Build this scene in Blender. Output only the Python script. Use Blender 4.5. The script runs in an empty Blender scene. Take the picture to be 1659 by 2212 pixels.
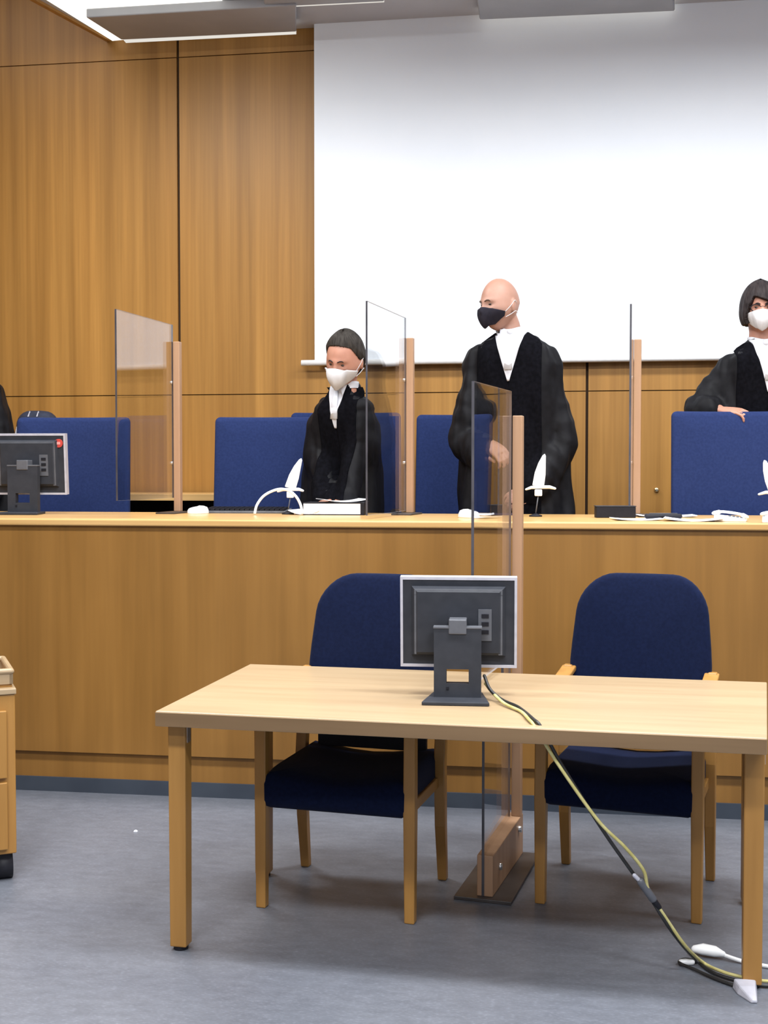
import bpy, math, random
import numpy as np
from mathutils import Vector, Matrix
from mathutils.bvhtree import BVHTree
random.seed(7)
sc = bpy.context.scene
col = sc.collection
PI = math.pi
R = math.radians

# ------------------------------------------------------------------ camera
FPX, YAW, PITCH, CH = 2601.0, 0.1470, 0.0352, 1.4357
W, H = 1659, 2212
cd = bpy.data.cameras.new('camera'); cam = bpy.data.objects.new('camera', cd); col.objects.link(cam)
cd.sensor_fit = 'VERTICAL'; cd.sensor_height = 24; cd.lens = FPX / H * 24
cam.location = (0, 0, CH); cam.rotation_euler = (PI / 2 - PITCH, 0, YAW)
sc.camera = cam
_F = Vector((-math.sin(YAW) * math.cos(PITCH), math.cos(YAW) * math.cos(PITCH), -math.sin(PITCH)))
_R = Vector((math.cos(YAW), math.sin(YAW), 0)); _U = _R.cross(_F)

def _ray(x, y): return _F + _R * ((x - W / 2) / FPX) - _U * ((y - H / 2) / FPX)
def at(x, y, Y):                     # surveyed point: sight line of the photo met with the upright plane at depth Y
    d = _ray(x, y); return Vector((0, 0, CH)) + d * (Y / d.y)
def atz(x, y, z):                    # the same with a level plane
    d = _ray(x, y); return Vector((0, 0, CH)) + d * ((z - CH) / d.z)

# ------------------------------------------------------------------ mesh builder
class MB:
    def __init__(s): s.v = []; s.f = []; s.m = []
    def add(s, vs, fs, mi=0):
        o = len(s.v); s.v += [Vector(p) for p in vs]
        for f in fs: s.f.append([i + o for i in f]); s.m.append(mi)
        return s
    def box(s, c, d, M=None, mi=0):
        x, y, z = [k / 2 for k in d]; c = Vector(c)
        vs = [Vector((a, b, e)) for a in (-x, x) for b in (-y, y) for e in (-z, z)]
        if M is not None: vs = [M @ p for p in vs]
        return s.add([c + p for p in vs], [(0, 1, 3, 2), (4, 6, 7, 5), (0, 4, 5, 1), (2, 3, 7, 6), (0, 2, 6, 4), (1, 5, 7, 3)], mi)
    def span(s, a, b, mi=0):         # box between two corners
        a = Vector(a); b = Vector(b); return s.box((a + b) / 2, [abs(k) for k in (b - a)], None, mi)
    def loft(s, rings, caps=True, closed=True, mi=0):
        n = len(rings[0]); o = len(s.v)
        for r in rings: s.v += [Vector(p) for p in r]
        for i in range(len(rings) - 1):
            for j in range(n if closed else n - 1):
                a = o + i * n + j; b = o + i * n + (j + 1) % n
                s.f.append([a, b, b + n, a + n]); s.m.append(mi)
        if caps and closed:
            s.f.append([o + j for j in range(n)][::-1]); s.m.append(mi)
            q = o + (len(rings) - 1) * n; s.f.append([q + j for j in range(n)]); s.m.append(mi)
        return s
    def prism(s, poly, a, b, xf=None, mi=0):   # polygon (u,v) extruded over w from a to b
        xf = xf or (lambda u, v, w: Vector((u, v, w)))
        return s.loft([[xf(u, v, a) for u, v in poly], [xf(u, v, b) for u, v in poly]], True, True, mi)
    def tube(s, pts, rad, n=12, flat=1.0, up=None, dome=False, mi=0):
        pts = [Vector(p) for p in pts]
        if not isinstance(rad, (list, tuple)): rad = [rad] * len(pts)
        rad = list(rad)
        if dome:
            d0 = (pts[0] - pts[1]).normalized(); d1 = (pts[-1] - pts[-2]).normalized(); r0, r1 = rad[0], rad[-1]
            pre = [(pts[0] + d0 * r0 * math.sin(t), r0 * math.cos(t)) for t in (1.45, 1.0, .5)]
            post = [(pts[-1] + d1 * r1 * math.sin(t), r1 * math.cos(t)) for t in (.5, 1.0, 1.45)]
            pts = [p for p, _ in pre] + pts + [p for p, _ in post]; rad = [r for _, r in pre] + rad + [r for _, r in post]
        rings = []; nrm = None
        for i, p in enumerate(pts):
            t = (pts[min(i + 1, len(pts) - 1)] - pts[max(i - 1, 0)]).normalized()
            if nrm is None:
                u = Vector(up) if up else (Vector((0, 0, 1)) if abs(t.z) < .9 else Vector((1, 0, 0)))
                nrm = (u - t * u.dot(t)).normalized()
            else: nrm = (nrm - t * nrm.dot(t)).normalized()
            bn = t.cross(nrm)
            rings.append([p + nrm * (rad[i] * flat * math.cos(2 * PI * k / n)) + bn * (rad[i] * math.sin(2 * PI * k / n)) for k in range(n)])
        return s.loft(rings, True, True, mi)
    def ell(s, c, r, M=None, n=16, m=10, mi=0):
        c = Vector(c); rings = []
        for i in range(m + 1):
            e = -PI / 2 + PI * (i + .02 * (i == 0) - .02 * (i == m)) / m
            ring = []
            for k in range(n):
                p = Vector((r[0] * math.cos(e) * math.cos(2 * PI * k / n), r[1] * math.cos(e) * math.sin(2 * PI * k / n), r[2] * math.sin(e)))
                ring.append(c + (M @ p if M is not None else p))
            rings.append(ring)
        return s.loft(rings, True, True, mi)
    def lathe(s, prof, c=(0, 0, 0), n=24, mi=0):
        c = Vector(c)
        return s.loft([[c + Vector((r * math.cos(2 * PI * k / n), r * math.sin(2 * PI * k / n), z)) for k in range(n)] for r, z in prof], True, True, mi)
    def pillow(s, w, h, r, t, xf, puff=.3, seg=7, mi=0, er=.45):
        """rounded slab: outline w x h (corner radii r = top,bottom), thickness t, swelling faces; xf maps (u,v,depth)"""
        def outline(i):
            pts = []
            ww, hh = w / 2 - i, h / 2 - i
            for cxs, cys, a0, rr in ((1, 1, 0, r[0]), (-1, 1, 90, r[0]), (-1, -1, 180, r[1]), (1, -1, 270, r[1])):
                q = max(rr - i, .001); q = min(q, ww, hh)
                for k in range(seg + 1):
                    a = R(a0 + 90 * k / seg)
                    pts.append((cxs * (ww - q) + q * math.cos(a), cys * (hh - q) + q * math.sin(a)))
            # extra points along the straight edges
            out = []
            for k in range(len(pts)):
                a, b = pts[k], pts[(k + 1) % len(pts)]
                out.append(a)
                if (k + 1) % (seg + 1) == 0:
                    for q in range(1, 6): out.append((a[0] + (b[0] - a[0]) * q / 6, a[1] + (b[1] - a[1]) * q / 6))
            return out
        m = min(w, h) / 2; e = min(t * er, m * .5)
        prof = [(m * .97, -t / 2 - t * puff), (m * .8, -t / 2 - t * puff * .97), (m * .55, -t / 2 - t * puff * .8), (m * .3, -t / 2 - t * puff * .45), (e, -t / 2), (e * .3, -t * .38), (0, -t * .18),
                (0, t * .18), (e * .3, t * .38), (e, t / 2), (m * .3, t / 2 + t * puff * .2), (m * .6, t / 2 + t * puff * .3), (m * .97, t / 2 + t * puff * .33)]
        rings = [[xf(u, v, d) for u, v in outline(i)] for i, d in prof]
        return s.loft(rings, True, True, mi)
    def mesh(s, name):
        me = bpy.data.meshes.new(name); me.from_pydata([tuple(p) for p in s.v], [], s.f)
        for p, k in zip(me.polygons, s.m): p.material_index = k
        me.update(); return me
    def build(s, name, mat, parent=None, smooth=False, bevel=0, label=None, fix=True):
        me = s.mesh(name)
        if fix:
            import bmesh
            bm = bmesh.new(); bm.from_mesh(me); bmesh.ops.recalc_face_normals(bm, faces=bm.faces); bm.to_mesh(me); bm.free()
        for k in (mat if isinstance(mat, (list, tuple)) else [mat]): me.materials.append(k)
        o = bpy.data.objects.new(name, me); col.objects.link(o)
        if parent: o.parent = parent
        if smooth: me.shade_smooth() if hasattr(me, 'shade_smooth') else [setattr(p, 'use_smooth', True) for p in me.polygons]
        if bevel:
            b = o.modifiers.new('bevel', 'BEVEL'); b.width = bevel; b.segments = 2; b.limit_method = 'ANGLE'; b.angle_limit = R(40)
        if label: o['label'] = label
        return o

def tag(o, label, cat, group=None, kind=None):
    o['label'] = label; o['category'] = cat
    if group: o['group'] = group
    if kind: o['kind'] = kind
    return o
def thing(name, label, cat, loc=(0, 0, 0), rz=0, group=None):
    o = bpy.data.objects.new(name, None); col.objects.link(o); o.empty_display_size = .1
    o.location = loc; o.rotation_euler = (0, 0, rz)
    return tag(o, label, cat, group)
def struct(o): o['kind'] = 'structure'; return o
def dup(root, loc, rz, label, group=None):
    r = root.copy(); col.objects.link(r); r.location = loc; r.rotation_euler = (0, 0, rz); r['label'] = label
    if group: r['group'] = group
    for ch in [c for c in root.children]:
        c = ch.copy(); col.objects.link(c); c.parent = r
        for g in [q for q in ch.children]:
            d = g.copy(); col.objects.link(d); d.parent = c
    return r

# ------------------------------------------------------------------ materials
def mat(name, base=(.8, .8, .8), rough=.5, metal=0, spec=.5, **kw):
    m = bpy.data.materials.new(name); m.use_nodes = True
    b = m.node_tree.nodes['Principled BSDF']
    b.inputs['Base Color'].default_value = (*base, 1); b.inputs['Roughness'].default_value = rough
    b.inputs['Metallic'].default_value = metal; b.inputs['Specular IOR Level'].default_value = spec
    for k, v in kw.items(): b.inputs[k.replace('_', ' ')].default_value = v
    return m
def noisy(m, c1, c2, scale, stretch=(1, 1, 1), detail=4, lo=.35, hi=.65, bump=0, coord='Object', extra=None, bscale=None):
    """base colour mottled between c1 and c2 by a stretched noise; optional bump"""
    nt = m.node_tree; N = nt.nodes; L = nt.links; b = N['Principled BSDF']
    tc = N.new('ShaderNodeTexCoord'); mp = N.new('ShaderNodeMapping'); mp.inputs['Scale'].default_value = stretch
    L.new(tc.outputs[coord], mp.inputs['Vector'])
    nz = N.new('ShaderNodeTexNoise'); nz.inputs['Scale'].default_value = scale; nz.inputs['Detail'].default_value = detail
    L.new(mp.outputs[0], nz.inputs['Vector'])
    cr = N.new('ShaderNodeValToRGB'); cr.color_ramp.elements[0].position = lo; cr.color_ramp.elements[1].position = hi
    cr.color_ramp.elements[0].color = (*c1, 1); cr.color_ramp.elements[1].color = (*c2, 1)
    L.new(nz.outputs['Fac'], cr.inputs['Fac'])
    out = cr.outputs['Color']
    for (sc2, st2, fac, lo2, hi2) in (extra or []):
        mp2 = N.new('ShaderNodeMapping'); mp2.inputs['Scale'].default_value = st2; L.new(tc.outputs[coord], mp2.inputs['Vector'])
        n2 = N.new('ShaderNodeTexNoise'); n2.inputs['Scale'].default_value = sc2; n2.inputs['Detail'].default_value = 3; L.new(mp2.outputs[0], n2.inputs['Vector'])
        mr = N.new('ShaderNodeMapRange'); mr.inputs['From Min'].default_value = lo2; mr.inputs['From Max'].default_value = hi2
        mr.inputs['To Min'].default_value = 1 - fac; mr.inputs['To Max'].default_value = 1 + fac * .6
        L.new(n2.outputs['Fac'], mr.inputs['Value'])
        mx = N.new('ShaderNodeVectorMath'); mx.operation = 'SCALE'
        L.new(out, mx.inputs[0]); L.new(mr.outputs[0], mx.inputs['Scale']); out = mx.outputs[0]
    L.new(out, b.inputs['Base Color'])
    if bump:
        bp = N.new('ShaderNodeBump'); bp.inputs['Strength'].default_value = bump; bp.inputs['Distance'].default_value = .004
        src = nz
        if bscale:
            src = N.new('ShaderNodeTexNoise'); src.inputs['Scale'].default_value = bscale; L.new(tc.outputs[coord], src.inputs['Vector'])
        L.new(src.outputs['Fac'], bp.inputs['Height']); L.new(bp.outputs[0], b.inputs['Normal'])
    return m

WALLW = noisy(mat('oak veneer wall', rough=.45, spec=.3), (.29, .139, .031), (.405, .205, .050), 1.0, (16, 16, .35), 5, .3, .7,
              extra=[(1.0, (5.5, 5.5, .12), .13, .35, .65), (1.0, (60, 60, 1.2), .10, .3, .7)])
BENCHW = noisy(mat('oak veneer bench', rough=.42, spec=.35), (.215, .102, .022), (.275, .135, .032), 1.0, (9, 9, .6), 4, .3, .7,
               extra=[(1.0, (45, 45, 1.6), .06, .3, .7), (1.0, (1.3, 1.3, 1.0), .10, .35, .65)])
BENCHTOP = noisy(mat('oak worktop', rough=.3, spec=.5), (.50, .29, .10), (.62, .39, .16), 1.0, (1.2, 22, 22), 4, .3, .7)
BEECH = noisy(mat('beech table top', rough=.35, spec=.4), (.32, .225, .130), (.36, .265, .160), 1.0, (1.6, 20, 20), 4, .3, .7,
              extra=[(1.0, (3, 60, 60), .05, .3, .7)])
BEECHL = noisy(mat('beech solid', rough=.4, spec=.4), (.305, .150, .036), (.375, .190, .048), 1.0, (22, 22, 1.5), 4, .3, .7)
BEECHE = noisy(mat('beech edge band', rough=.45, spec=.3), (.165, .103, .052), (.205, .130, .068), 1.0, (1.6, 20, 20), 4, .3, .7)
BEECHP = noisy(mat('pale beech post', rough=.45, spec=.35), (.33, .19, .108), (.40, .24, .142), 1.0, (25, 25, 1.5), 4, .3, .7)
FLOORM = noisy(mat('grey blue linoleum', rough=.38, spec=.4), (.138, .151, .182), (.168, .181, .212), 1.6, (1, 1.4, 1), 4, .35, .68,
               extra=[(14, (1, 2.4, 1), .13, .3, .7), (70, (1, 3.2, 1), .22, .5, .78)])
BLUE = noisy(mat('blue wool', rough=.95, spec=.1, Sheen_Weight=.03), (.0145, .0255, .086), (.018, .031, .102), 90, (1, 1, 1), 3, bump=.25, bscale=900)
NAVY = noisy(mat('navy wool', rough=.95, spec=.08, Sheen_Weight=.04), (.0034, .0066, .0245), (.0045, .0085, .031), 90, (1, 1, 1), 3, bump=.25, bscale=900)
DARK = noisy(mat('dark plastic', rough=.55, spec=.2), (.011, .011, .015), (.014, .014, .019), 40)
GREYP = noisy(mat('grey monitor plastic', rough=.5, spec=.25), (.026, .029, .037), (.032, .035, .044), 30)
GREYP2 = noisy(mat('mid grey plastic', rough=.4), (.085, .09, .105), (.105, .11, .125), 30)
SILVER = noisy(mat('silver plastic', rough=.35), (.42, .42, .48), (.48, .48, .54), 30)
STEEL = noisy(mat('dark steel', rough=.4, metal=.3), (.055, .048, .046), (.075, .065, .062), 12)
METAL = noisy(mat('zinc metal', rough=.3, metal=.9), (.6, .6, .6), (.75, .75, .75), 60)
WHITEP = noisy(mat('white plastic', rough=.35), (.80, .81, .82), (.86, .87, .88), 30)
PAPER = noisy(mat('paper', rough=.8, spec=.2), (.78, .80, .88), (.86, .87, .92), 8, (1, 1, 30))
SCREENM = noisy(mat('white screen cloth', rough=.9, spec=.1), (.84, .895, .965), (.86, .91, .975), 3)
BLACKR = noisy(mat('black robe cloth', rough=.6, spec=.12), (.0050, .0050, .0062), (.008, .008, .010), 25, bump=.1, bscale=60)
VELVET = noisy(mat('black velvet', rough=1.0, spec=.03), (.003, .003, .004), (.005, .005, .007), 60)
SHIRT = noisy(mat('white shirt cloth', rough=.8, spec=.2), (.50, .51, .55), (.56, .57, .61), 20, bump=.1, bscale=80)
MASKW = noisy(mat('white mask fabric', rough=.85, spec=.2), (.56, .56, .58), (.62, .62, .64), 30, bump=.1, bscale=120)
MASKB = noisy(mat('black mask fabric', rough=.85, spec=.2), (.010, .009, .016), (.016, .014, .022), 30)
SKIN = noisy(mat('skin', rough=.5, spec=.35, Subsurface_Weight=.08), (.37, .17, .115), (.44, .22, .155), 9, bump=.05, bscale=300)
SKIN.node_tree.nodes['Principled BSDF'].inputs['Subsurface Radius'].default_value = (.01, .004, .002)
SKINP = noisy(mat('pale skin', rough=.5, spec=.35, Subsurface_Weight=.08), (.33, .175, .125), (.39, .22, .165), 9, bump=.05, bscale=300)
SKINP.node_tree.nodes['Principled BSDF'].inputs['Subsurface Radius'].default_value = (.01, .004, .002)
HAIRM = noisy(mat('dark brown hair', rough=.6, spec=.15), (.012, .009, .010), (.034, .026, .026), 1.0, (120, 25, 25), 4, .3, .7, bump=.6)
HAIRG = noisy(mat('greying brown hair', rough=.65, spec=.12), (.016, .013, .011), (.045, .039, .034), 1.0, (110, 25, 25), 4, .3, .7, bump=.6)
EYEM = mat('eye dark', (.02, .015, .012), .2)
BROW = mat('eyebrow hair', (.08, .05, .035), .8)
YELLOWC = noisy(mat('yellow green cable sheath', rough=.45), (.42, .37, .12), (.55, .50, .22), 30)
BLACKC = noisy(mat('black cable sheath', rough=.45), (.012, .012, .012), (.018, .018, .018), 30)
CEILM = noisy(mat('grey ceiling panel', rough=.7, spec=.2), (.42, .42, .45), (.46, .46, .49), 2)
GREYMET = noisy(mat('grey lamp metal', rough=.5), (.31, .32, .35), (.35, .36, .39), 4)
COOLW = noisy(mat('cool grey wall paint', rough=.9, spec=.1), (.34, .37, .43), (.38, .41, .47), 3)
PLASTER = noisy(mat('white plaster', rough=.9, spec=.1), (.70, .70, .70), (.76, .76, .76), 3)
SKIRTM = noisy(mat('dark vinyl skirting', rough=.5), (.032, .042, .060), (.042, .054, .074), 6)
RED = noisy(mat('red sticker', rough=.5), (.50, .05, .04), (.56, .07, .05), 20)
BRASS = noisy(mat('brass', rough=.3, metal=.9), (.8, .6, .3), (.85, .65, .35), 60)
GAP = mat('dark joint', (.035, .016, .005), .9)
BAGM = noisy(mat('dark blue bag cloth', rough=.8), (.012, .016, .035), (.018, .024, .05), 40, bump=.2)
PURPLE = noisy(mat('dark violet folder', rough=.5), (.030, .018, .040), (.040, .026, .052), 20)

def glow(name, c, s):
    m = bpy.data.materials.new(name); m.use_nodes = True; nt = m.node_tree; nt.nodes.clear()
    o = nt.nodes.new('ShaderNodeOutputMaterial'); e = nt.nodes.new('ShaderNodeEmission')
    e.inputs['Color'].default_value = (*c, 1); e.inputs['Strength'].default_value = s; nt.links.new(e.outputs[0], o.inputs[0]); return m
LENS = glow('lit lamp lens', (1, .96, .86), 1.6)
EDGEGLOW = glow('painted edge glow', (1, .95, .86), .8)  # emission that paints the bright line along the housing edges, not a lamp lens

def acrylic():
    m = bpy.data.materials.new('clear acrylic'); m.use_nodes = True; nt = m.node_tree; nt.nodes.clear(); N = nt.nodes.new; L = nt.links.new
    o = N('ShaderNodeOutputMaterial'); mx = N('ShaderNodeMixShader'); t = N('ShaderNodeBsdfTransparent'); g = N('ShaderNodeBsdfGlossy')
    t.inputs['Color'].default_value = (.93, .935, .935, 1); g.inputs['Roughness'].default_value = .015; g.inputs['Color'].default_value = (.95, .95, .97, 1)
    fr = N('ShaderNodeFresnel'); ge = N('ShaderNodeNewGeometry'); mr = N('ShaderNodeMapRange')
    mr.inputs['To Min'].default_value = 1.62; mr.inputs['To Max'].default_value = 1 / 1.62
    L(ge.outputs['Backfacing'], mr.inputs['Value']); L(mr.outputs[0], fr.inputs['IOR'])
    L(fr.outputs[0], mx.inputs[0]); L(t.outputs[0], mx.inputs[1]); L(g.outputs[0], mx.inputs[2]); L(mx.outputs[0], o.inputs[0]); return m
ACR = acrylic()
ACREDGE = noisy(mat('dark acrylic edge', rough=.25), (.05, .048, .055), (.075, .07, .08), 10)
ACRTOP = noisy(mat('pale acrylic edge', rough=.25), (.35, .34, .35), (.42, .41, .42), 10)

# ------------------------------------------------------------------ room
BY, BZ, PZ, WY = 5.045, 1.219, .52, 7.2           # bench front, bench top, podium height, back wall
XL, XR, YB, CZ = -5.6, 4.6, -2.6, 4.09
struct(MB().span((XL, YB, -.1), (XR, WY + .2, 0)).build('floor', FLOORM))
w = MB()
gz = [PZ, 1.897, 3.957, 5.2]; gx = [XL, -2.343, .141, XR]
for i in range(3):
    for j in range(3):
        w.span((gx[i] + .008, WY, gz[j] + .0028), (gx[i + 1] - .008, WY + .03, gz[j + 1] - .0028))
w.span((XL, WY + .02, 0), (XR, WY + .2, 5.2), 1)
struct(w.build('wall_back', [WALLW, GAP]))
struct(MB().span((XL - .15, YB, 0), (XL, WY + .2, 5.2)).build('wall_left', WALLW))
struct(MB().span((XR, YB, 0), (XR + .15, WY + .2, 5.2)).build('wall_right', COOLW))
struct(MB().span((XL, YB - .15, 0), (XR, YB, 5.2)).build('wall_front', COOLW))
struct(MB().span((XL, YB, 5.2), (XR, WY + .2, 5.3)).build('ceiling', PLASTER))
pod = MB().span((XL, BY + .06, 0), (XR, WY, PZ))
po = pod.build('podium', FLOORM); struct(po)

# suspended lower ceiling with its slanted left edge
a = atz(240, 85, CZ); b = atz(85, 0, CZ); d = (b - a).normalized()
c = a + d * 4.2
poly = [(a.x, WY - .004), (XR - .01, WY - .004), (XR - .01, YB + .05), (c.x, YB + .05), (c.x, c.y)]
cl = MB().prism(poly, CZ, CZ + .07).build('ceiling_lower', CEILM); struct(cl)
poly2 = [(a.x - .03, WY - .006), (a.x, WY - .006), (c.x, c.y), (c.x - .035, c.y)]
struct(MB().prism(poly2, CZ - .015, CZ + .08).build('trim_ceiling', BEECHL))

# ceiling lights in view
def pz(pts, z): return [tuple(atz(x, y, z)[:2]) for x, y in pts]
t = thing('ceiling_light', 'long lit ceiling light with grey metal trough above the wood panelled wall', 'ceiling light', (0, 0, 0))
MB().prism(pz([(92, -12), (243, 82), (272, 79), (186, 22), (480, 4), (480, -60)], CZ - .004), CZ - .022, CZ - .001).build('lens', LENS, t)
tr = MB(); lo = pz([(272, 81), (640, 61), (640, 50), (262, 68)], CZ - .03); up = pz([(186, 22), (640, -2), (640, -60), (120, -40)], CZ - .03)
tr.prism(pz([(262, 70), (640, 52), (640, -6), (186, 21)], CZ - .03), CZ - .075, CZ - .023)
tr.build('trough', GREYMET, t, bevel=.006)
MB().prism(pz([(272, 82), (640, 63), (640, 53), (263, 71)], CZ - .03), CZ - .06, CZ - .024).build('edge_glow', EDGEGLOW, t)
t = thing('ceiling_light', 'grey louvre ceiling light with a bright rear edge above the white screen', 'ceiling light', (0, 0, 0))
MB().prism(pz([(1024, -60), (1036, 28), (1458, 9), (1440, -80)], CZ - .03), CZ - .07, CZ - .001).build('housing', GREYMET, t, bevel=.008)
MB().prism(pz([(1036, 36), (1458, 17), (1458, 9), (1036, 28)], CZ - .03), CZ - .045, CZ - .002).build('edge_glow', EDGEGLOW, t)  # glowing strip imitates light reflected on the rear edge of the housing
t = thing('ceiling_light', 'grey ceiling light cut by the top edge left of the white screen top', 'ceiling light', (0, 0, 0))
MB().prism(pz([(572, 5), (830, -8), (830, -70), (560, -60)], CZ - .03), CZ - .06, CZ - .001).build('housing', GREYMET, t, bevel=.008)
MB().prism(pz([(572, 12), (830, -1), (830, -8), (572, 5)], CZ - .03), CZ - .045, CZ - .002).build('edge_glow', EDGEGLOW, t)

# projection screen
t = thing('projection_screen', 'big white projection screen hanging on the back wall', 'screen', (0, 0, 0))
MB().span((-1.478, 7.135, 2.085), (3.4, 7.143, CZ)).build('screen_cloth', SCREENM, t)
MB().tube([(-1.56, 7.139, 2.078), (3.47, 7.139, 2.078)], .018, 12).build('bottom_bar', WHITEP, t, True)

# small lock and cable outlet on the wall behind the desk
p = at(1418, 1058, WY)
t = thing('wall_lock', 'tiny bright lock rosette on the wood wall right of the middle post', 'lock', (p.x, WY - .001, p.z))
MB().tube([(0, 0, 0), (0, -.012, 0)], [.016, .012], 16).build('rosette', BRASS, t, True)
MB().box((0, -.016, 0), (.006, .01, .014)).build('key_slot', METAL, t)

# ------------------------------------------------------------------ judges' bench
t = thing('judges_bench', 'long oak veneered judges bench with a plain front across the room', 'bench', (0, BY, 0))
MB().span((XL + .02, 0, .182), (XR - .02, .035, BZ - .03)).build('front_panel', BENCHW, t)
MB().span((XL + .02, .022, .062), (XR - .02, .05, .176)).build('kick_board', BENCHW, t)
MB().span((XL + .02, .012, 0), (XR - .02, .052, .064)).build('skirting', SKIRTM, t)
MB().span((XL + .02, -.018, BZ - .03), (XR - .02, .86, BZ)).build('worktop', BENCHTOP, t, bevel=.006)

# ------------------------------------------------------------------ table
TA = R(-3.6)
t = thing('table', 'pale beech table with four square legs in the foreground', 'table', (-1.175, 3.362, 0), TA)
TL, TW, TZ, TT = 1.715, .875, .73, .045
MB().prism([(0, 0), (TL, 0), (TL + .085, TW), (0, TW)], TZ - TT, TZ).build('tabletop', BEECH, t, bevel=.004)
MB().span((.0015, -.0016, TZ - TT + .002), (TL - .0015, .0, TZ - .004)).build('edge_band', BEECHE, t)
for x, y in ((.045, .08), (TL - .019, .162), (.09, TW - .12), (TL + .03, TW - .06)):
    lg = MB(); s = .0275
    lg.loft([[(x - k, y - k, z), (x + k, y - k, z), (x + k, y + k, z), (x - k, y + k, z)] for z, k in ((.012, s * .93), (TZ - TT, s))])
    l = lg.build('leg', BEECHL, t, bevel=.004)
    MB().tube([(x, y, 0), (x, y, .014)], .022, 16).build('foot_pad', DARK, l)
    MB().span((x + s - .004, y - .012, TZ - TT - .06), (x + s + .002, y + .012, TZ - TT - .001)).build('bracket', METAL, l)

# ------------------------------------------------------------------ armchairs at the table
def make_armchair(label, loc, rz):
    t = thing('armchair', label, 'chair', loc, rz, 'beech armchairs at the front table')
    hw = .252
    # seat: thick saddle cushion
    def sx(u, v, d):
        f = -d
        z = .392 + f + (f > 0) * (.009 * (u / .23) ** 2 - .0085 * math.cos(u / .23 * PI * .9))
        if v < -.12: z -= .012 * ((-.12 - v) / .1) ** 2
        return Vector((u * (1 - .03 * v), v + .005, z))
    MB().pillow(.484, .47, (.02, .012), .10, sx, .06, 4, 0, .2).build('seat', NAVY, t, True)
    # back
    def bx(u, v, d):
        vv = v + .285
        k = 1 - .11 * max(0, (vv - .28) / .3) - .05 * max(0, (.2 - vv) / .2)
        return Vector((u * k, .235 + d + .10 * (vv / .57) + .05 * (u / .25) ** 2 * -1 + .02, .482 + vv + .015 * (u / .25) ** 2 * (1 if vv < .1 else 0)))
    MB().pillow(.50, .578, (.135, .09), .045, bx, .35, 8).build('backrest', NAVY, t, True)
    for s in (-1, 1):
        lg = MB(); k = .0195
        lg.loft([[(s * hw + a * k * q, -.21 + bb * k * q + dy, z) for a, bb in ((-1, -1), (1, -1), (1, 1), (-1, 1))] for z, q, dy in ((0, .85, 0), (.35, 1, 0), (.64, .95, .004), (.665, .9, .006))])
        l = lg.build('front_leg', BEECHL, t, bevel=.004)
        lg = MB()
        lg.loft([[(s * (hw + .003) + a * k * q, y + bb * k * q, z) for a, bb in ((-1, -1), (1, -1), (1, 1), (-1, 1))] for z, q, y in ((0, .8, .215), (.2, .95, .185), (.42, 1, .175), (.6, 1, .2), (.727, .8, .235))])
        lg.build('rear_leg', BEECHL, t, bevel=.004)
        ar = []
        for q in range(9):
            y = -.235 + .475 * q / 8; z = .660 + .045 * (q / 8) ** 1.6
            ar.append([(s * hw - .026, y, z), (s * hw + .026, y, z), (s * hw + .026, y, z + .02), (s * hw - .026, y, z + .02)])
        MB().loft(ar).build('armrest', BEECHL, t, bevel=.005)
        MB().span((s * (hw - .01) - .009, -.2, .335), (s * (hw - .01) + .009, .18, .372)).build('side_rail', BEECHL, t, bevel=.003)
    MB().span((-hw, .18, .36), (hw, .2, .395)).build('rear_rail', BEECHL, t, bevel=.003)
    MB().span((-.2, .19, .45), (.2, .212, .50)).build('back_support', DARK, t, bevel=.003)
    return t
arm1 = make_armchair('navy upholstered beech armchair left, partly behind the table monitor', (-.69, 3.985, 0), R(-8))
dup(arm1, (.226, 4.135, 0), R(-12), 'navy upholstered beech armchair right, its whole rounded back in view')

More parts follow.
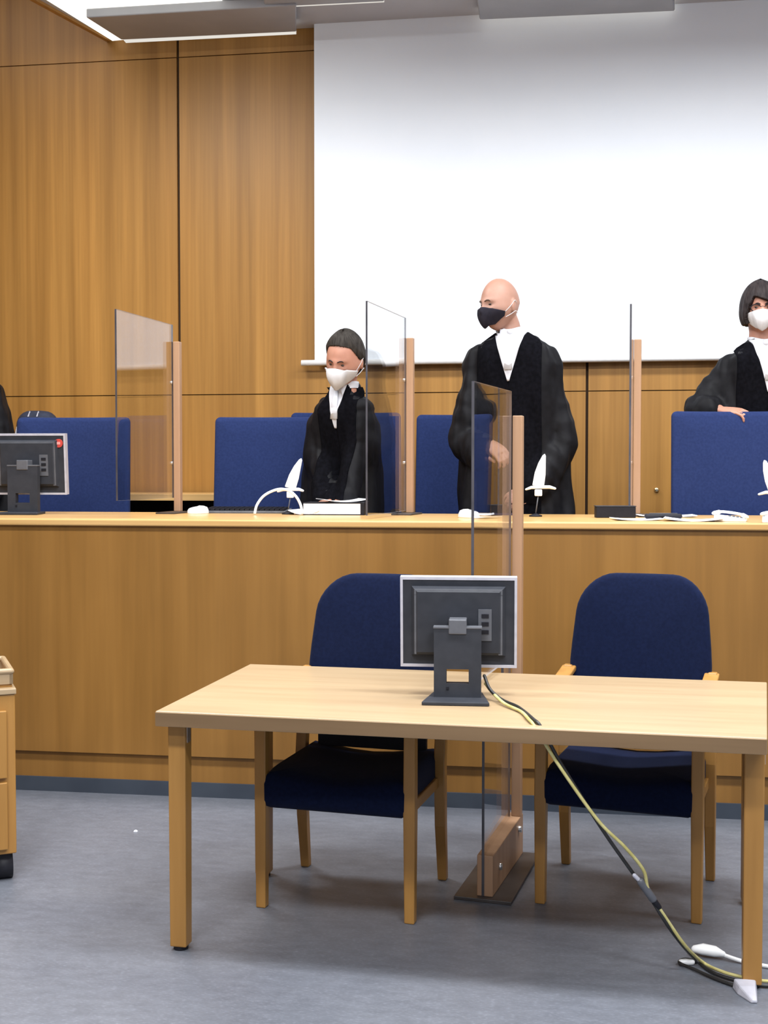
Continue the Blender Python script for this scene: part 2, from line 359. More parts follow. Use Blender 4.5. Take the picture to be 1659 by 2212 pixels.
# ------------------------------------------------------------------ monitors seen from behind
def make_monitor(label, loc, rz, lean=R(4), yoff=.12):
    t = thing('monitor', label, 'monitor', loc, rz)
    b = MB(); b.prism([(-.105, -.02), (.098, -.02), (.075, .15), (-.078, .15)], 0, .012)
    b.build('base', GREYP, t, bevel=.003)
    # column with a cable window
    cx0, cx1, y0, y1 = -.072, .072, .055, .09
    c = MB()
    hx0, hx1, hz0, hz1 = -.034, .034, .054, .098
    c.span((cx0, y0, .012), (hx0, y1, .222)); c.span((hx1, y0, .012), (cx1, y1, .222)); c.span((hx0, y0, .012), (hx1, y1, hz0)); c.span((hx0, y0, hz1), (hx1, y1, .222))
    co = c.build('stand_column', GREYP, t)
    MB().span((cx0 - .002, y0 - .002, .222), (cx1 + .002, y1, .228)).build('column_cap', GREYP2, t, bevel=.001)
    MB().box((-.03, y0 - .001, .04), (.008, .004, .008)).build('column_button', DARK, co)
    MB().span((-.027, y0 - .004, .205), (.027, y1 + .05, .25)).build('hinge_bracket', GREYP2, t, bevel=.003)
    M = Matrix.Rotation(lean, 3, 'X'); pc = Vector((0, y1 + .058, .232))
    def X(p): return pc + M @ Vector(p)
    def bxx(mb, a, e):
        a = Vector(a); e = Vector(e); cc = (a + e) / 2; return mb.box(X(cc), [abs(k) for k in (e - a)], M)
    hw, hh = .181, .142
    f = MB()
    for a, e in (((-hw, -.012, hh - .009), (hw, .022, hh)), ((-hw, -.012, -hh), (hw, .022, -hh + .009)), ((-hw, -.012, -hh + .009), (-hw + .008, .022, hh - .009)), ((hw - .008, -.012, -hh + .009), (hw, .022, hh - .009))): bxx(f, a, e)
    f.build('bezel', SILVER, t)
    s = bxx(MB(), (-hw + .006, .012, -hh + .007), (hw - .006, .02, hh - .007)).build('screen', DARK, t)
    bk = bxx(MB(), (-hw + .008, -.009, -hh + .008), (hw - .008, .012, hh - .008)).build('back_shell', GREYP, t)
    hs = MB(); rings = []
    for q, y in ((.146, -.009), (.138, -.026), (.126, -.034)):
        zz = q * .75; rings.append([X((-q, y, -zz + .004)), X((q, y, -zz + .004)), X((q, y, zz + .004)), X((-q, y, zz + .004))])
    hs.loft(rings).build('rear_housing', GREYP, bk)
    rim = MB()
    for a, e in (((-.136, -.031, .088), (.136, -.024, .104)), ((.124, -.031, -.098), (.136, -.024, .09)), ((-.136, -.031, -.098), (-.130, -.024, .09))): bxx(rim, a, e)
    rim.build('housing_ridge', GREYP2, bk)
    io = bxx(MB(), (.062, -.038, -.052), (.103, -.033, .046)).build('connector_panel', GREYP2, t)
    pt = MB()
    for z in (-.03, -.005, .02): bxx(pt, (.072, -.041, z), (.094, -.037, z + .012))
    pt.build('ports', DARK, io)
    return t, X
MON, MX = make_monitor('grey flat monitor seen from behind, standing on the beech table', (-.31, 3.585, TZ), R(3))
MON2, MX2 = make_monitor('grey monitor with a red sticker on the judges bench at the left edge', (-2.575, 5.44, BZ), R(4)); MON2.scale = (1.03, 1.03, 1.05)
pp = MX2((.145, -.028, .10))
st = MB().tube([MX2((.150, -.0105, .098)), MX2((.150, -.0145, .098))], .020, 20).build('sticker', RED, MON2)
MB().box(MX2((.150, -.0155, .098)), (.016, .002, .012), Matrix.Rotation(R(4), 3, 'X')).build('sticker_print', mat('pale red print', (.72, .30, .28), .6), st)

# ------------------------------------------------------------------ acrylic dividers
def divider_pane(mb, poly, p0, dirv, th):
    """upright sheet, outline in (along, z)"""
    n = Vector((dirv.y, -dirv.x, 0))
    f = lambda u, v, w: Vector((p0[0], p0[1], 0)) + dirv * u + Vector((0, 0, v)) + n * w
    k = len(poly); A = [f(u, v, -th / 2) for u, v in poly]; B = [f(u, v, th / 2) for u, v in poly]
    mb.add(A + B, [list(range(k))[::-1], list(range(k, 2 * k))], 0)
    for i in range(k):
        j = (i + 1) % k
        vert = abs(poly[i][1] - poly[j][1]) > abs(poly[i][0] - poly[j][0])
        mb.add([A[i], A[j], B[j], B[i]], [(0, 1, 2, 3)], 1 if vert else 2)
    return mb

def bench_divider(label, near, far, zb, zt, post_top):
    near = Vector((*near, 0)); far = Vector((*far, 0)); L = (far - near).length; dv = (far - near) / L
    t = thing('acrylic_divider', label, 'divider', (far.x, far.y, BZ), 0, 'clear dividers on the judges bench')
    rel = lambda p: Vector((p.x - far.x, p.y - far.y, 0))
    a = math.atan2(dv.x, dv.y)
    M = Matrix.Rotation(-a, 3, 'Z'); n = Vector((dv.y, -dv.x, 0))
    po = MB(); pc = n * .0225 + dv * .012
    po.box(pc + Vector((0, 0, (post_top - BZ) / 2 + .004)), (.034, .034, post_top - BZ - .008), M)
    po.build('post', BEECHP, t, bevel=.003)
    MB().box(pc - dv * .06 + Vector((0, 0, .004)), (.10, .20, .008), M).build('base_plate', STEEL, t, bevel=.002)
    pn = divider_pane(MB(), [(0, zb - BZ), (L, zb - BZ), (L, zt - BZ), (0, zt - BZ)], rel(near), dv, .009)
    pn.build('pane', [ACR, ACREDGE, ACRTOP], t, fix=False)
    for z in (.25, .65):
        MB().tube([-dv * .005 - n * .008 + Vector((0, 0, z)), -dv * .005 + n * .002 + Vector((0, 0, z))], .008, 12).build('bolt', METAL, t, True)
    return t
bench_divider('clear acrylic divider with beech post, leftmost on the bench, reflecting the screen', (-1.985, 5.19), (-1.925, 5.80), 1.295, 2.155, at(386, 738, 5.8).z)
bench_divider('clear acrylic divider with beech post on the bench beside the woman in robe', (-.845, 5.19), (-.755, 5.80), 1.235, 2.168, at(886, 730, 5.8).z)
bench_divider('clear acrylic divider seen edge on, beech post right of the bald man', (.300, 5.53), (.325, 5.80), 1.235, 2.178, at(1380, 733, 5.8).z)

# floor standing divider in front of the bench
fd = Vector((math.sin(R(9)), math.cos(R(9)), 0)); fn = Vector((fd.y, -fd.x, 0)); FP = Vector((-.172, 4.43, 0))
MR = Matrix.Rotation(-R(9), 3, 'Z')
t = thing('floor_divider', 'clear acrylic floor divider on a beech post and dark steel plate', 'divider', FP)
MB().box(-fn * .008 - fd * .22 + Vector((0, 0, .006)), (.195, .53, .012), MR).build('base_plate', STEEL, t, bevel=.002)
ftm = MB()
fb = lambda u, w, z: fd * u + fn * w + Vector((0, 0, z))
ftm.loft([[fb(-.46, -.032, .012), fb(-.46, .022, .012), fb(.03, .030, .012), fb(.03, -.028, .012)], [fb(-.46, -.032, .15), fb(-.46, .022, .15), fb(.03, .030, .162), fb(.03, -.028, .162)]])
ft = ftm.build('foot', BEECHP, t, bevel=.003)
for u, z in ((-.36, .085), (-.05, .125)):
    MB().tube([fb(u, .021, z), fb(u, .022 + (u > -.2) * .008 + .010, z)], .012, 14).build('bolt', METAL, ft, True)
MB().box(fn * .012 + Vector((0, 0, .16 + (1.632 - .16) / 2)), (.036, .036, 1.632 - .16), MR).build('post', BEECHP, t, bevel=.003)
pl = [(-.462, .013), (-.03, .013), (-.03, 1.72), (-.625, 1.715), (-.625, .747), (-.158, .747), (-.158, .672), (-.462, .672)]
divider_pane(MB(), pl, -fn * .011, fd, .009).build('pane', [ACR, ACREDGE, ACRTOP], t, fix=False)

# ------------------------------------------------------------------ office chairs behind the bench
def make_office_chair(label, loc, rz):
    t = thing('office_chair', label, 'chair', loc, rz, 'blue high backed chairs behind the bench')
    bh, bw = .70, .63
    def bx(u, v, d):
        vv = v + bh / 2
        return Vector((u * (1 - .02 * vv / bh), d + .05 * (vv / bh) - .05 * (u / .3) ** 2 + .04, .50 + vv))
    MB().pillow(bw, bh, (.028, .05), .055, bx, .12, 5).build('backrest', BLUE, t, True)
    MB().pillow(.54, .48, (.06, .06), .075, lambda u, v, d: Vector((u, v - .26, .47 - d)), .15, 5).build('seat', BLUE, t, True)
    MB().lathe([(.028, .09), (.028, .3), (.02, .3), (.02, .43)], (0, -.25, 0), 16).build('column', DARK, t, True)
    MB().span((-.03, -.2, .38), (.03, .085, .42)).span((-.035, .07, .38), (.035, .085, .75)).build('back_bracket', DARK, t)
    for s in (-1, 1):
        MB().span((s * .285 - .02, -.4, .64), (s * .285 + .02, -.12, .665)).span((s * .285 - .012, -.28, .42), (s * .285 + .012, -.24, .64)).build('armrest', DARK, t, bevel=.004)
    for k in range(5):
        a = 2 * PI * k / 5 + .3; q = Vector((math.cos(a), math.sin(a), 0)); c0 = Vector((0, -.25, 0))
        l = MB().tube([c0 + q * .02 + Vector((0, 0, .10)), c0 + q * .3 + Vector((0, 0, .075))], [.025, .016], 10).build('base_leg', DARK, t, True)
        MB().tube([c0 + q * .3 + Vector((-q.y * .02, q.x * .02, .03)), c0 + q * .3 + Vector((q.y * .02, -q.x * .02, .03))], .03, 14).build('castor', DARK, l, True)
    return t
def chair_at(px0, px1, ptop, Y, rz=0):
    c = at((px0 + px1) / 2, ptop, Y); return (c.x, Y - .07, PZ + (c.z - PZ - 1.205)), c
(l0, c0) = chair_at(42, 291, 914, 6.28)
oc = make_office_chair('blue high backed office chair behind the bench monitor at the left', (l0[0], l0[1], PZ), R(6))
for (a0, a1, tp, Y, rz, lb) in ((472, 712, 914, 6.40, 4, 'blue high backed office chair left of the woman in the black robe'),
                               (640, 862, 890, 6.98, 6, 'blue high backed office chair behind the middle bench divider and the woman'),
                               (908, 1140, 894, 6.74, 3, 'blue high backed office chair half hidden behind the bald man'),
                               (1464, 1712, 900, 6.10, 7, 'blue high backed office chair at the right with a hand on its top')):
    l1, c1 = chair_at(a0, a1, tp, Y)
    k = dup(oc, (l1[0], l1[1], PZ), R(rz), lb); k.scale = [max(1.0, (c1.z - PZ) / 1.205)] * 3

# low table along the wall, with a bag on it
t = thing('side_table', 'low wooden table along the back wall between the left chairs', 'table', (0, 0, PZ))
MB().span((-3.9, 6.72, .735), (-1.75, 7.17, .775)).build('tabletop', BENCHTOP, t, bevel=.003)
for x in (-3.85, -2.8, -1.83):
    MB().span((x, 6.76, 0), (x + .03, 7.14, .735)).build('leg_panel', BENCHW, t)
MB().span((-3.82, 7.1, .1), (-1.83, 7.12, .735)).build('shade_back', DARK, t)  # near-black sheet stands for the shadow below the tabletop
p0 = at(78, 888, 6.9); bz = PZ + .775
t = thing('bag', 'dark blue bag with pale straps standing behind the leftmost blue chair', 'bag', (p0.x, 6.92, bz))
hh = p0.z - bz
MB().pillow(.25, hh, (.09, .03), .14, lambda u, v, d: Vector((u, d, v + hh / 2 + .002)), .2, 6).build('body', BAGM, t, True)
for x in (-.03, .025):
    MB().tube([(x, -.085, hh * .35), (x, -.098, hh * .6), (x, -.085, hh - .06), (x, -.04, hh - .005)], .007, 8, .5).build('strap', SILVER, t, True)
MB().tube([(-.10, -.05, hh * .35), (-.13, -.05, hh * .6), (-.115, -.03, hh * .8), (-.06, -.0, hh * .97)], .012, 8, .5).build('shoulder_strap', SILVER, t, True)

# ------------------------------------------------------------------ things on the bench
DZ = BZ + .0005
def mouse(label, px, py, rz):
    p = atz(px, py, BZ)
    t = thing('computer_mouse', label, 'computer mouse', (p.x, p.y, BZ), rz, 'white mice on the bench')
    rings = []
    for q, z, k in ((1, 0, 1), (1.02, .008, 1), (.97, .018, .98), (.8, .03, .85), (.5, .036, .55), (.1, .038, .12)):
        rings.append([(.031 * q * math.cos(a) , .055 * k * math.sin(a), z + (.003 * math.sin(a) if z > .02 else 0)) for a in [2 * PI * i / 24 for i in range(24)]])
    b = MB().loft(rings).build('shell', WHITEP, t, True)
    MB().tube([(0, -.032, .0305), (0, -.022, .034)], .004, 10).build('scroll_wheel', DARK, t, True)
    return t
mouse('white computer mouse on the bench beside the leftmost post', 428, 1110, R(-50))
mouse('white computer mouse on the bench behind the floor divider edge', 1013, 1119, R(60))

def keyboard(label, px, py, rz, w=.42):
    p = atz(px, py, BZ)
    t = thing('keyboard', label, 'keyboard', (p.x, p.y, BZ), rz)
    MB().prism([(-.08, 0), (.08, 0), (.08, .022), (-.08, .012)], -w / 2, w / 2, lambda u, v, w_: Vector((w_, u, v))).build('case', GREYP2, t, bevel=.002)
    k = MB()
    for r in range(5):
        for c in range(16): k.box((-w / 2 + .022 + c * (w - .044) / 15, -.058 + r * .028, .018 + r * .0018), (.02, .022, .01))
    k.build('keys', DARK, t)
keyboard('dark flat keyboard lying on the bench left of the white binder', 535, 1108, R(2))

# white upright blade shaped desk fixtures
def fixture(label, px, py, rz, tilt, hgt, stem=.085, bar=(-.045, .055), blade=.125):
    p = atz(px, py, BZ)
    t = thing('desk_microphone', label, 'desk microphone', (p.x, p.y, BZ), rz, 'white upright desk microphones')
    MB().lathe([(.03, 0), (.03, .006), (.012, .012), (.006, .014)], (0, 0, 0), 20).build('base', DARK, t, True)
    q = Vector((math.sin(tilt), 0, math.cos(tilt)))
    top = Vector((.012, 0, stem))
    MB().tube([(0, 0, .012), top], .0028, 8).build('stem', GREYP2, t, True)
    MB().box(top + Vector((0, 0, .01)), (.034, .022, .03)).build('socket', WHITEP, t, bevel=.004)
    MB().tube([top + Vector((bar[0], 0, .026)), top + Vector((bar[0] * .6, 0, .034)), top + Vector((0, 0, .036)), top + Vector((bar[1] * .7, 0, .036)), top + Vector((bar[1], 0, .03))], [.006, .009, .010, .010, .007], 10, .8, dome=True).build('cross_bar', WHITEP, t, True)
    M = Matrix.Rotation(tilt, 3, 'Y'); o = top + Vector((0, 0, .042))
    out = [(-.028, 0), (.026, 0), (.029, blade * .35), (.026, blade * .7), (.024, blade * .93), (.018, blade), (.008, blade * .93), (-.008, blade * .7), (-.021, blade * .4)]
    MB().prism([(u, v) for u, v in out], -.006, .006, lambda u, v, w_: o + M @ Vector((u, w_, v))).build('blade', WHITEP, t, bevel=.004)
    return t
fixture('white upright blade shaped desk microphone on a thin stem before the bald man', 1157, 1116, R(6), R(4), .2, .10, (-.055, .075), .15)
fixture('white blade shaped desk microphone leaning right beside a white cable loop', 622, 1111, R(4), R(14), .2, .085, (-.06, .06), .155)
fixture('white blade shaped desk microphone at the right edge before the blue chair', 1668, 1124, R(-30), R(-28), .2, .085, (-.07, .05), .14)
p = atz(616, 1112, BZ)
cab = [(-.135, -.03, .006), (-.125, -.02, .05), (-.09, -.01, .095), (-.03, 0, .122), (.02, 0, .118), (.06, -.005, .09), (.085, -.015, .05), (.098, -.03, .006)]
def spline(pts, n=8):
    P = [Vector(q) for q in pts]; P = [P[0] * 2 - P[1]] + P + [P[-1] * 2 - P[-2]]; out = []
    for i in range(1, len(P) - 2):
        for k in range(n):
            s = k / n; a, b, c, d = P[i - 1:i + 3]
            out.append(.5 * ((2 * b) + (c - a) * s + (2 * a - 5 * b + 4 * c - d) * s * s + (3 * b - a - 3 * c + d) * s ** 3))
    return out + [P[-2]]
o = MB().tube(spline([Vector(q) + Vector((p.x, p.y - .03, BZ)) for q in cab]), .0065, 10).build('white_cable', WHITEP, None, True)
tag(o, 'white cable arching in a loop on the bench left of the binder', 'cable')

# binder with pages and loose sheets
p = atz(742, 1112, BZ)
t = thing('binder', 'thick white binder of pages lying on the bench before the woman', 'binder', (p.x, p.y + .06, BZ), R(3))
MB().span((-.19, -.12, 0), (.10, .12, .004)).span((-.19, -.12, .056), (.10, .12, .060)).build('cover', DARK, t, bevel=.001)
MB().span((-.188, -.118, .005), (.085, .118, .055)).build('pages', PAPER, t)
MB().span((.086, -.12, 0), (.104, .12, .062)).build('spine', DARK, t, bevel=.003)
def sheet(label, px, py, z, w, d, rz, curl=0, m=PAPER, roll=0, group=None, name='paper_sheet', dy=0):
    p = atz(px, py, z)
    rows = []
    for i in range(9):
        u = -w / 2 + w * i / 8; rows.append([Vector((u, -d / 2 + d * j / 4, curl * (abs(i - 4) / 4) ** 2 + roll * i / 8)) for j in range(5)])
    mb = MB(); top = [[q + Vector((0, 0, .003)) for q in r] for r in rows]
    vs = [q for r in rows for q in r] + [q for r in top for q in r]; fs = []
    for i in range(8):
        for j in range(4):
            a_ = i * 5 + j; fs += [(a_, a_ + 1, a_ + 6, a_ + 5), (a_ + 45, a_ + 50, a_ + 51, a_ + 46)]
    edge = [i * 5 for i in range(9)] + [40 + j for j in range(1, 5)] + [i * 5 + 4 for i in range(7, -1, -1)] + [j for j in range(3, 0, -1)]
    for k in range(len(edge)):
        a_, b_ = edge[k], edge[(k + 1) % len(edge)]; fs.append((a_, a_ + 45, b_ + 45, b_))
    o = mb.add(vs, fs).build(name, m)
    o.location = (p.x, p.y + dy, z + .001); o.rotation_euler = (0, 0, rz)
    return tag(o, label, 'paper', group)
pb = atz(742, 1112, BZ)
def put(o, x, y, z): o.location = (x, y, z); return o
put(sheet('loose white sheets lying skewed on top of the binder', 720, 1090, BZ + .061, .21, .19, R(24), .012), pb.x - .02, pb.y + .05, BZ + .0615)
sheet('white sheets lying between the cable loop and the binder', 665, 1112, BZ, .16, .17, R(-10), .02, dy=.05)
sheet('pale sheet on the bench behind the floor divider pane', 1045, 1114, BZ, .09, .16, R(4), .006, dy=.06)
t = sheet('dark violet folder lying on the bench left of the floor divider post', 1092, 1113, BZ, .16, .2, R(0), 0, PURPLE, 0, name='folder', dy=.08); t['category'] = 'folder'
sheet('white sheet at the front of the bench right of the dark box', 1375, 1124, BZ, .20, .15, R(10), .006, dy=.03)
sheet('white sheets spread on the bench before the right blue chair', 1500, 1126, BZ, .24, .16, R(-8), .012, dy=.03)
sheet('pale sheet lying behind the spread white sheets at right', 1440, 1117, BZ, .26, .15, R(3), .006, dy=.04)
p = atz(1432, 1123, BZ)
t = thing('pen_case', 'small black case lying across the white sheets on the bench', 'case', (p.x, p.y - .02, BZ + .0045), R(6))
MB().tube([(-.07, 0, .012), (.07, 0, .012)], .011, 12, dome=True).build('body', DARK, t, True)
MB().tube([(-.06, 0, .024), (.06, 0, .024)], .0015, 6).build('zip', GREYP2, t, True)
# dark box (name sign seen from behind)
p = atz(1330, 1119, BZ)
t = thing('dark_box', 'small dark box standing on the bench by the edge on divider', 'box', (p.x, p.y + .03, BZ), R(6))
MB().span((-.088, -.02, 0), (.088, .05, .05)).build('body', DARK, t, bevel=.003)
MB().span((-.09, -.022, .05), (.09, .052, .054)).build('lid', GREYP, t, bevel=.001)
# telephones at right
def phone(label, px, py, rz):
    p = atz(px, py, BZ)
    t = thing('telephone', label, 'telephone', (p.x, p.y + .05, BZ), rz, 'white telephones on the bench')
    MB().prism([(-.09, 0), (.09, 0), (.09, .045), (-.09, .018)], -.075, .075, lambda u, v, w_: Vector((w_, u, v))).build('body', WHITEP, t, bevel=.006)
    k = MB()
    for i in range(3):
        for j in range(4): k.box((.0 + i * .022, -.06 + j * .022, .026 + j * .0033), (.014, .014, .006))
    k.build('keys', GREYP2, t)
    h = MB().tube(spline([(-.055, -.085, .035), (-.055, -.05, .052), (-.055, .04, .066), (-.055, .085, .058)], 5), [.020] * 4 + [.013] * 8 + [.020] * 4, 12, .7, dome=True).build('handset', WHITEP, t, True)
    return t
k = phone('low white telephone on the bench before the right blue chair', 1582, 1127, R(80)); k.scale = (.8, .72, .62)
k = phone('white telephone at the right edge of the bench, half cut off', 1690, 1130, R(75)); k.scale = (.8, .72, .62)

# ------------------------------------------------------------------ wooden pedestal at the left edge
p = atz(12, 1905, 0)
zt = at(20, 1484, 3.95).z; zb = at(20, 1838, 3.95).z; PA = R(31); PP = at(34, 1650, 3.93)
t = thing('pedestal_cabinet', 'wooden cabinet on a black castor at the left edge of the room', 'cabinet', (PP.x, 3.93, 0), PA)
MB().span((-.6, 0, zb), (0, .40, zt - .02)).build('body', BEECHL, t, bevel=.004)
MB().span((-.606, -.006, zt - .02), (.004, .404, zt)).build('top', BEECH, t, bevel=.003)
for j in range(2):
    z0 = zb + .02 + j * .25
    dr = MB().span((-.58, -.016, z0), (-.03, -.001, z0 + .235)).build('drawer', BEECHL, t, bevel=.003)
    MB().tube([(-.35, -.032, z0 + .18), (-.25, -.032, z0 + .18)], .006, 10, dome=True).build('handle', METAL, dr, True)
for x, y in ((-.045, .05), (-.55, .05), (-.045, .34), (-.55, .34)):
    cs = MB().span((x - .03, y - .03, .06), (x + .03, y + .03, zb)).build('castor', DARK, t, bevel=.004)
    MB().tube([(x - .028, y, .045), (x + .034, y, .045)], .045, 20).build('wheel', DARK, cs, True)
zz = at(10, 1440, 3.97).z
t = thing('wooden_tray', 'shallow beech tray with a rounded rim on the cabinet at left edge', 'tray', (PP.x, 3.94, zt), PA)
MB().span((-.5, .02, 0), (-.012, .32, .012)).build('bottom', BEECHL, t)
rm = MB()
for a_, b_ in (((-.5, .02), (-.015, .02)), ((-.015, .02), (-.015, .32)), ((-.015, .32), (-.5, .32)), ((-.5, .32), (-.5, .02))):
    a_ = Vector((*a_, 0)); b_ = Vector((*b_, 0)); dd = (b_ - a_).normalized()
    rm.span((min(a_.x, b_.x) - .006, min(a_.y, b_.y) - .006, .012), (max(a_.x, b_.x) + .006, max(a_.y, b_.y) + .006, zz - zt - .012))
    rm.tube([a_ + Vector((0, 0, zz - zt - .012)), b_ + Vector((0, 0, zz - zt - .012))], .011, 12, dome=True)
rm.build('rim', BEECH, t, False)

# ------------------------------------------------------------------ cables of the table monitor and clutter on the floor
def cable(name, label, pts, r, m):
    o = MB().tube(spline(pts, 10), r, 10, dome=True).build(name, m, None, True); return tag(o, label, 'cable')
e0 = Vector((-.075, 3.348, .736))
s0 = at(1036, 1492, 3.70); 
mid = lambda x, y, Y: at(x, y, Y)
blk = [(-.235, 3.70, .80), (-.215, 3.665, .765), atz(1085, 1512, .738), atz(1120, 1528, .736), (e0.x, e0.y + .02, .737), (e0.x + .022, e0.y - .018, .722), mid(1215, 1655, 3.34), mid(1300, 1790, 3.36), mid(1370, 1890, 3.38),
       mid(1402, 1935, 3.39), mid(1450, 2010, 3.42), atz(1500, 2070, .02), atz(1545, 2103, .008), atz(1600, 2120, .007), atz(1640, 2128, .007), atz(1675, 2130, .007)]
cable('black_cable', 'black cable running from the table monitor down to the floor', blk, .0052, BLACKC)
yel = [(-.232, 3.705, .775), (-.205, 3.665, .752), atz(1090, 1520, .739), atz(1125, 1537, .736), (e0.x - .014, e0.y + .02, .737), (e0.x + .006, e0.y - .02, .722), mid(1205, 1650, 3.33), mid(1290, 1770, 3.33), mid(1350, 1830, 3.34), mid(1390, 1880, 3.36),
       mid(1402, 1925, 3.38), mid(1443, 1990, 3.41), mid(1482, 2045, 3.44), atz(1520, 2080, .012), atz(1560, 2099, .018), atz(1600, 2110, .019), atz(1640, 2118, .018), atz(1675, 2121, .007)]
cable('yellow_cable', 'yellow green cable running from the table monitor down to the floor', yel, .0048, YELLOWC)
t = thing('cable_connector', 'grey connector joining the hanging cables beside the right armchair', 'connector', mid(1402, 1930, 3.385))
dv = (mid(1420, 1955, 3.40) - mid(1384, 1903, 3.375)).normalized()
MB().tube([-dv * .045, dv * .02], .0115, 12, dome=True).build('plug_body', GREYP2, t, True)
MB().tube([dv * .024, dv * .052], .009, 12, dome=True).build('sleeve', DARK, t, True)
MB().tube([-dv * .068 + Vector((-.006, 0, 0)), -dv * .04], .006, 10, dome=True).build('grip', SILVER, t, True)
lp = [atz(1515, 2078, .01), atz(1480, 2072, .009), atz(1468, 2080, .009), atz(1500, 2094, .008), atz(1545, 2114, .006), atz(1590, 2130, .006), atz(1628, 2138, .006)]
cable('loose_floor_cable', 'black cord looped on the floor in front of the right table leg', lp, .0048, BLACKC)
p = atz(1560, 2072, 0)
t = thing('power_plug', 'white power plug with lead lying on the floor left of the table leg', 'plug', (p.x, p.y, 0), R(-12))
MB().tube([(-.075, .0, .02), (-.055, 0, .022), (-.02, 0, .02), (0, 0, .016)], [.014, .020, .019, .011], 14, .8, dome=True).build('plug_body', WHITEP, t, True)
MB().tube(spline([(0, 0, .014), (.05, -.012, .008), (.10, -.02, .006), (.2, -.025, .006)], 6), .006, 10, dome=True).build('lead', WHITEP, t, True)
p = atz(1483, 2085, 0)
t = thing('plug_tip', 'small white plug end beside the black cord loop on the floor', 'plug', (p.x, p.y, 0), R(10))
MB().tube([(-.016, 0, .009), (.016, 0, .009)], .0085, 12, dome=True).build('body', WHITEP, t, True)
MB().tube([(.02, 0, .009), (.032, 0, .009)], .005, 10, dome=True).build('collar', DARK, t, True)
p = atz(1612, 2142, 0)
t = thing('cable_adapter', 'pale wedge shaped adapter lying on the floor at the lower right', 'adapter', (p.x, p.y, 0), R(4))
MB().loft([[(-.034, .02, 0), (.034, .02, 0), (.03, .02, .028), (-.03, .02, .028)], [(-.03, -.02, 0), (.026, -.02, 0), (.02, -.02, .024), (-.022, -.02, .024)], [(-.004, -.075, 0), (.014, -.075, 0), (.012, -.075, .01), (0, -.075, .01)]]).build('body', SILVER, t, bevel=.004)
MB().box((0, .02, .014), (.03, .008, .016)).build('socket', DARK, t)
p = atz(293, 1796, 0)
o = MB().loft([[(-.007, -.006, 0), (.006, -.005, 0), (.007, .006, 0), (-.005, .006, 0)], [(-.004, -.003, .006), (.003, -.004, .008), (.003, .003, .006), (-.004, .004, .005)]]).build('paper_scrap', PAPER)
o.location = (p.x, p.y, 0); tag(o, 'tiny white paper scrap on the open floor left of the table', 'paper scrap')

# ------------------------------------------------------------------ people
def head_pt(a, e):
    d = Vector((math.sin(a) * math.cos(e), -math.cos(a) * math.cos(e), math.sin(e)))
    x, y, z = d.x * .077, d.y * (.098 if d.y < 0 else .102), d.z * .122
    if z < 0:
        t = -z / .122
        x *= 1 - .27 * t ** 1.7
        if y > 0: y *= 1 - .5 * t
        else: y *= 1 + .03 * t
    elif y > 0: y *= 1.02
    if y < 0:
        x *= 1 + .05 * math.exp(-((z + .03) / .03) ** 2)
        nz = max(0, min(1, (.022 - z) / .052)) if z > -.030 else math.exp(-((z + .030) / .007) ** 2)
        y -= .027 * nz * math.exp(-(x / (.010 + .006 * nz)) ** 2)
        y -= .005 * math.exp(-((z - .022) / .010) ** 2) * math.exp(-(x / .05) ** 2)
        y += .011 * math.exp(-((abs(x) - .031) / .015) ** 2 - ((z - .004) / .011) ** 2)
        y -= .004 * math.exp(-((abs(x) - .031) / .010) ** 2 - ((z - .002) / .006) ** 2)
        y -= .005 * math.exp(-((z + .066) / .012) ** 2 - (x / .024) ** 2)
        y += .003 * math.exp(-((z + .066) / .003) ** 2 - (x / .024) ** 2)
        y -= .008 * math.exp(-((z + .1) / .015) ** 2 - (x / .025) ** 2)
    return Vector((x, y, z))
def head_mb(mb, M):
    rings = []
    for i in range(57):
        e = -PI / 2 + PI * min(max(i / 56, .004), .996)
        rings.append([M @ head_pt(2 * PI * k / 80, e) for k in range(80)])
    mb.loft(rings)
    for s in (-1, 1):
        mb.ell(M @ Vector((s * .079, .014, -.010)), (.008, .017, .031), M.to_3x3() @ Matrix.Rotation(R(18 * s), 3, 'Z') @ Matrix.Rotation(R(-12), 3, 'X'), 12, 10)
def head_shell(M, keep, off, mb=None):
    """patch of the head surface pushed outward, for hair"""
    mb = mb or MB(); N, K = 120, 200; idx = {}
    vs, fs = [], []
    for i in range(N):
        for k in range(K):
            e = -PI / 2 + PI * (i + .5) / N * .995; a = -PI + 2 * PI * k / K
            p = head_pt(a, e)
            n = Vector((p.x / .077 ** 2, p.y / .1 ** 2, p.z / .122 ** 2)).normalized()
            o = off(a, p); idx[i, k] = len(vs); vs.append((p + n * o, p + n * .001))
    nv = len(vs); faces = {}
    for i in range(N - 1):
        for k in range(K):
            a = -PI + 2 * PI * (k + .5) / K; e = -PI / 2 + PI * (i + 1) / N
            if keep(a, head_pt(a, e).z): faces[i, k] = [idx[i, k], idx[i, (k + 1) % K], idx[i + 1, (k + 1) % K], idx[i + 1, k]]
    fs = [f for f in faces.values()] + [[q + nv for q in f][::-1] for f in faces.values()]
    for (i, k), f in faces.items():
        for (di, dk, a_, b_) in ((-1, 0, 0, 1), (1, 0, 2, 3), (0, 1, 1, 2), (0, -1, 3, 0)):
            if (i + di, (k + dk) % K) not in faces: fs.append([f[a_] , f[a_] + nv, f[b_] + nv, f[b_]])
    fs.append([idx[N - 1, k] for k in range(K)]); fs.append([idx[N - 1, k] + nv for k in range(K)][::-1])
    mb.add([M @ p for p, _ in vs] + [M @ q for _, q in vs], fs); return mb
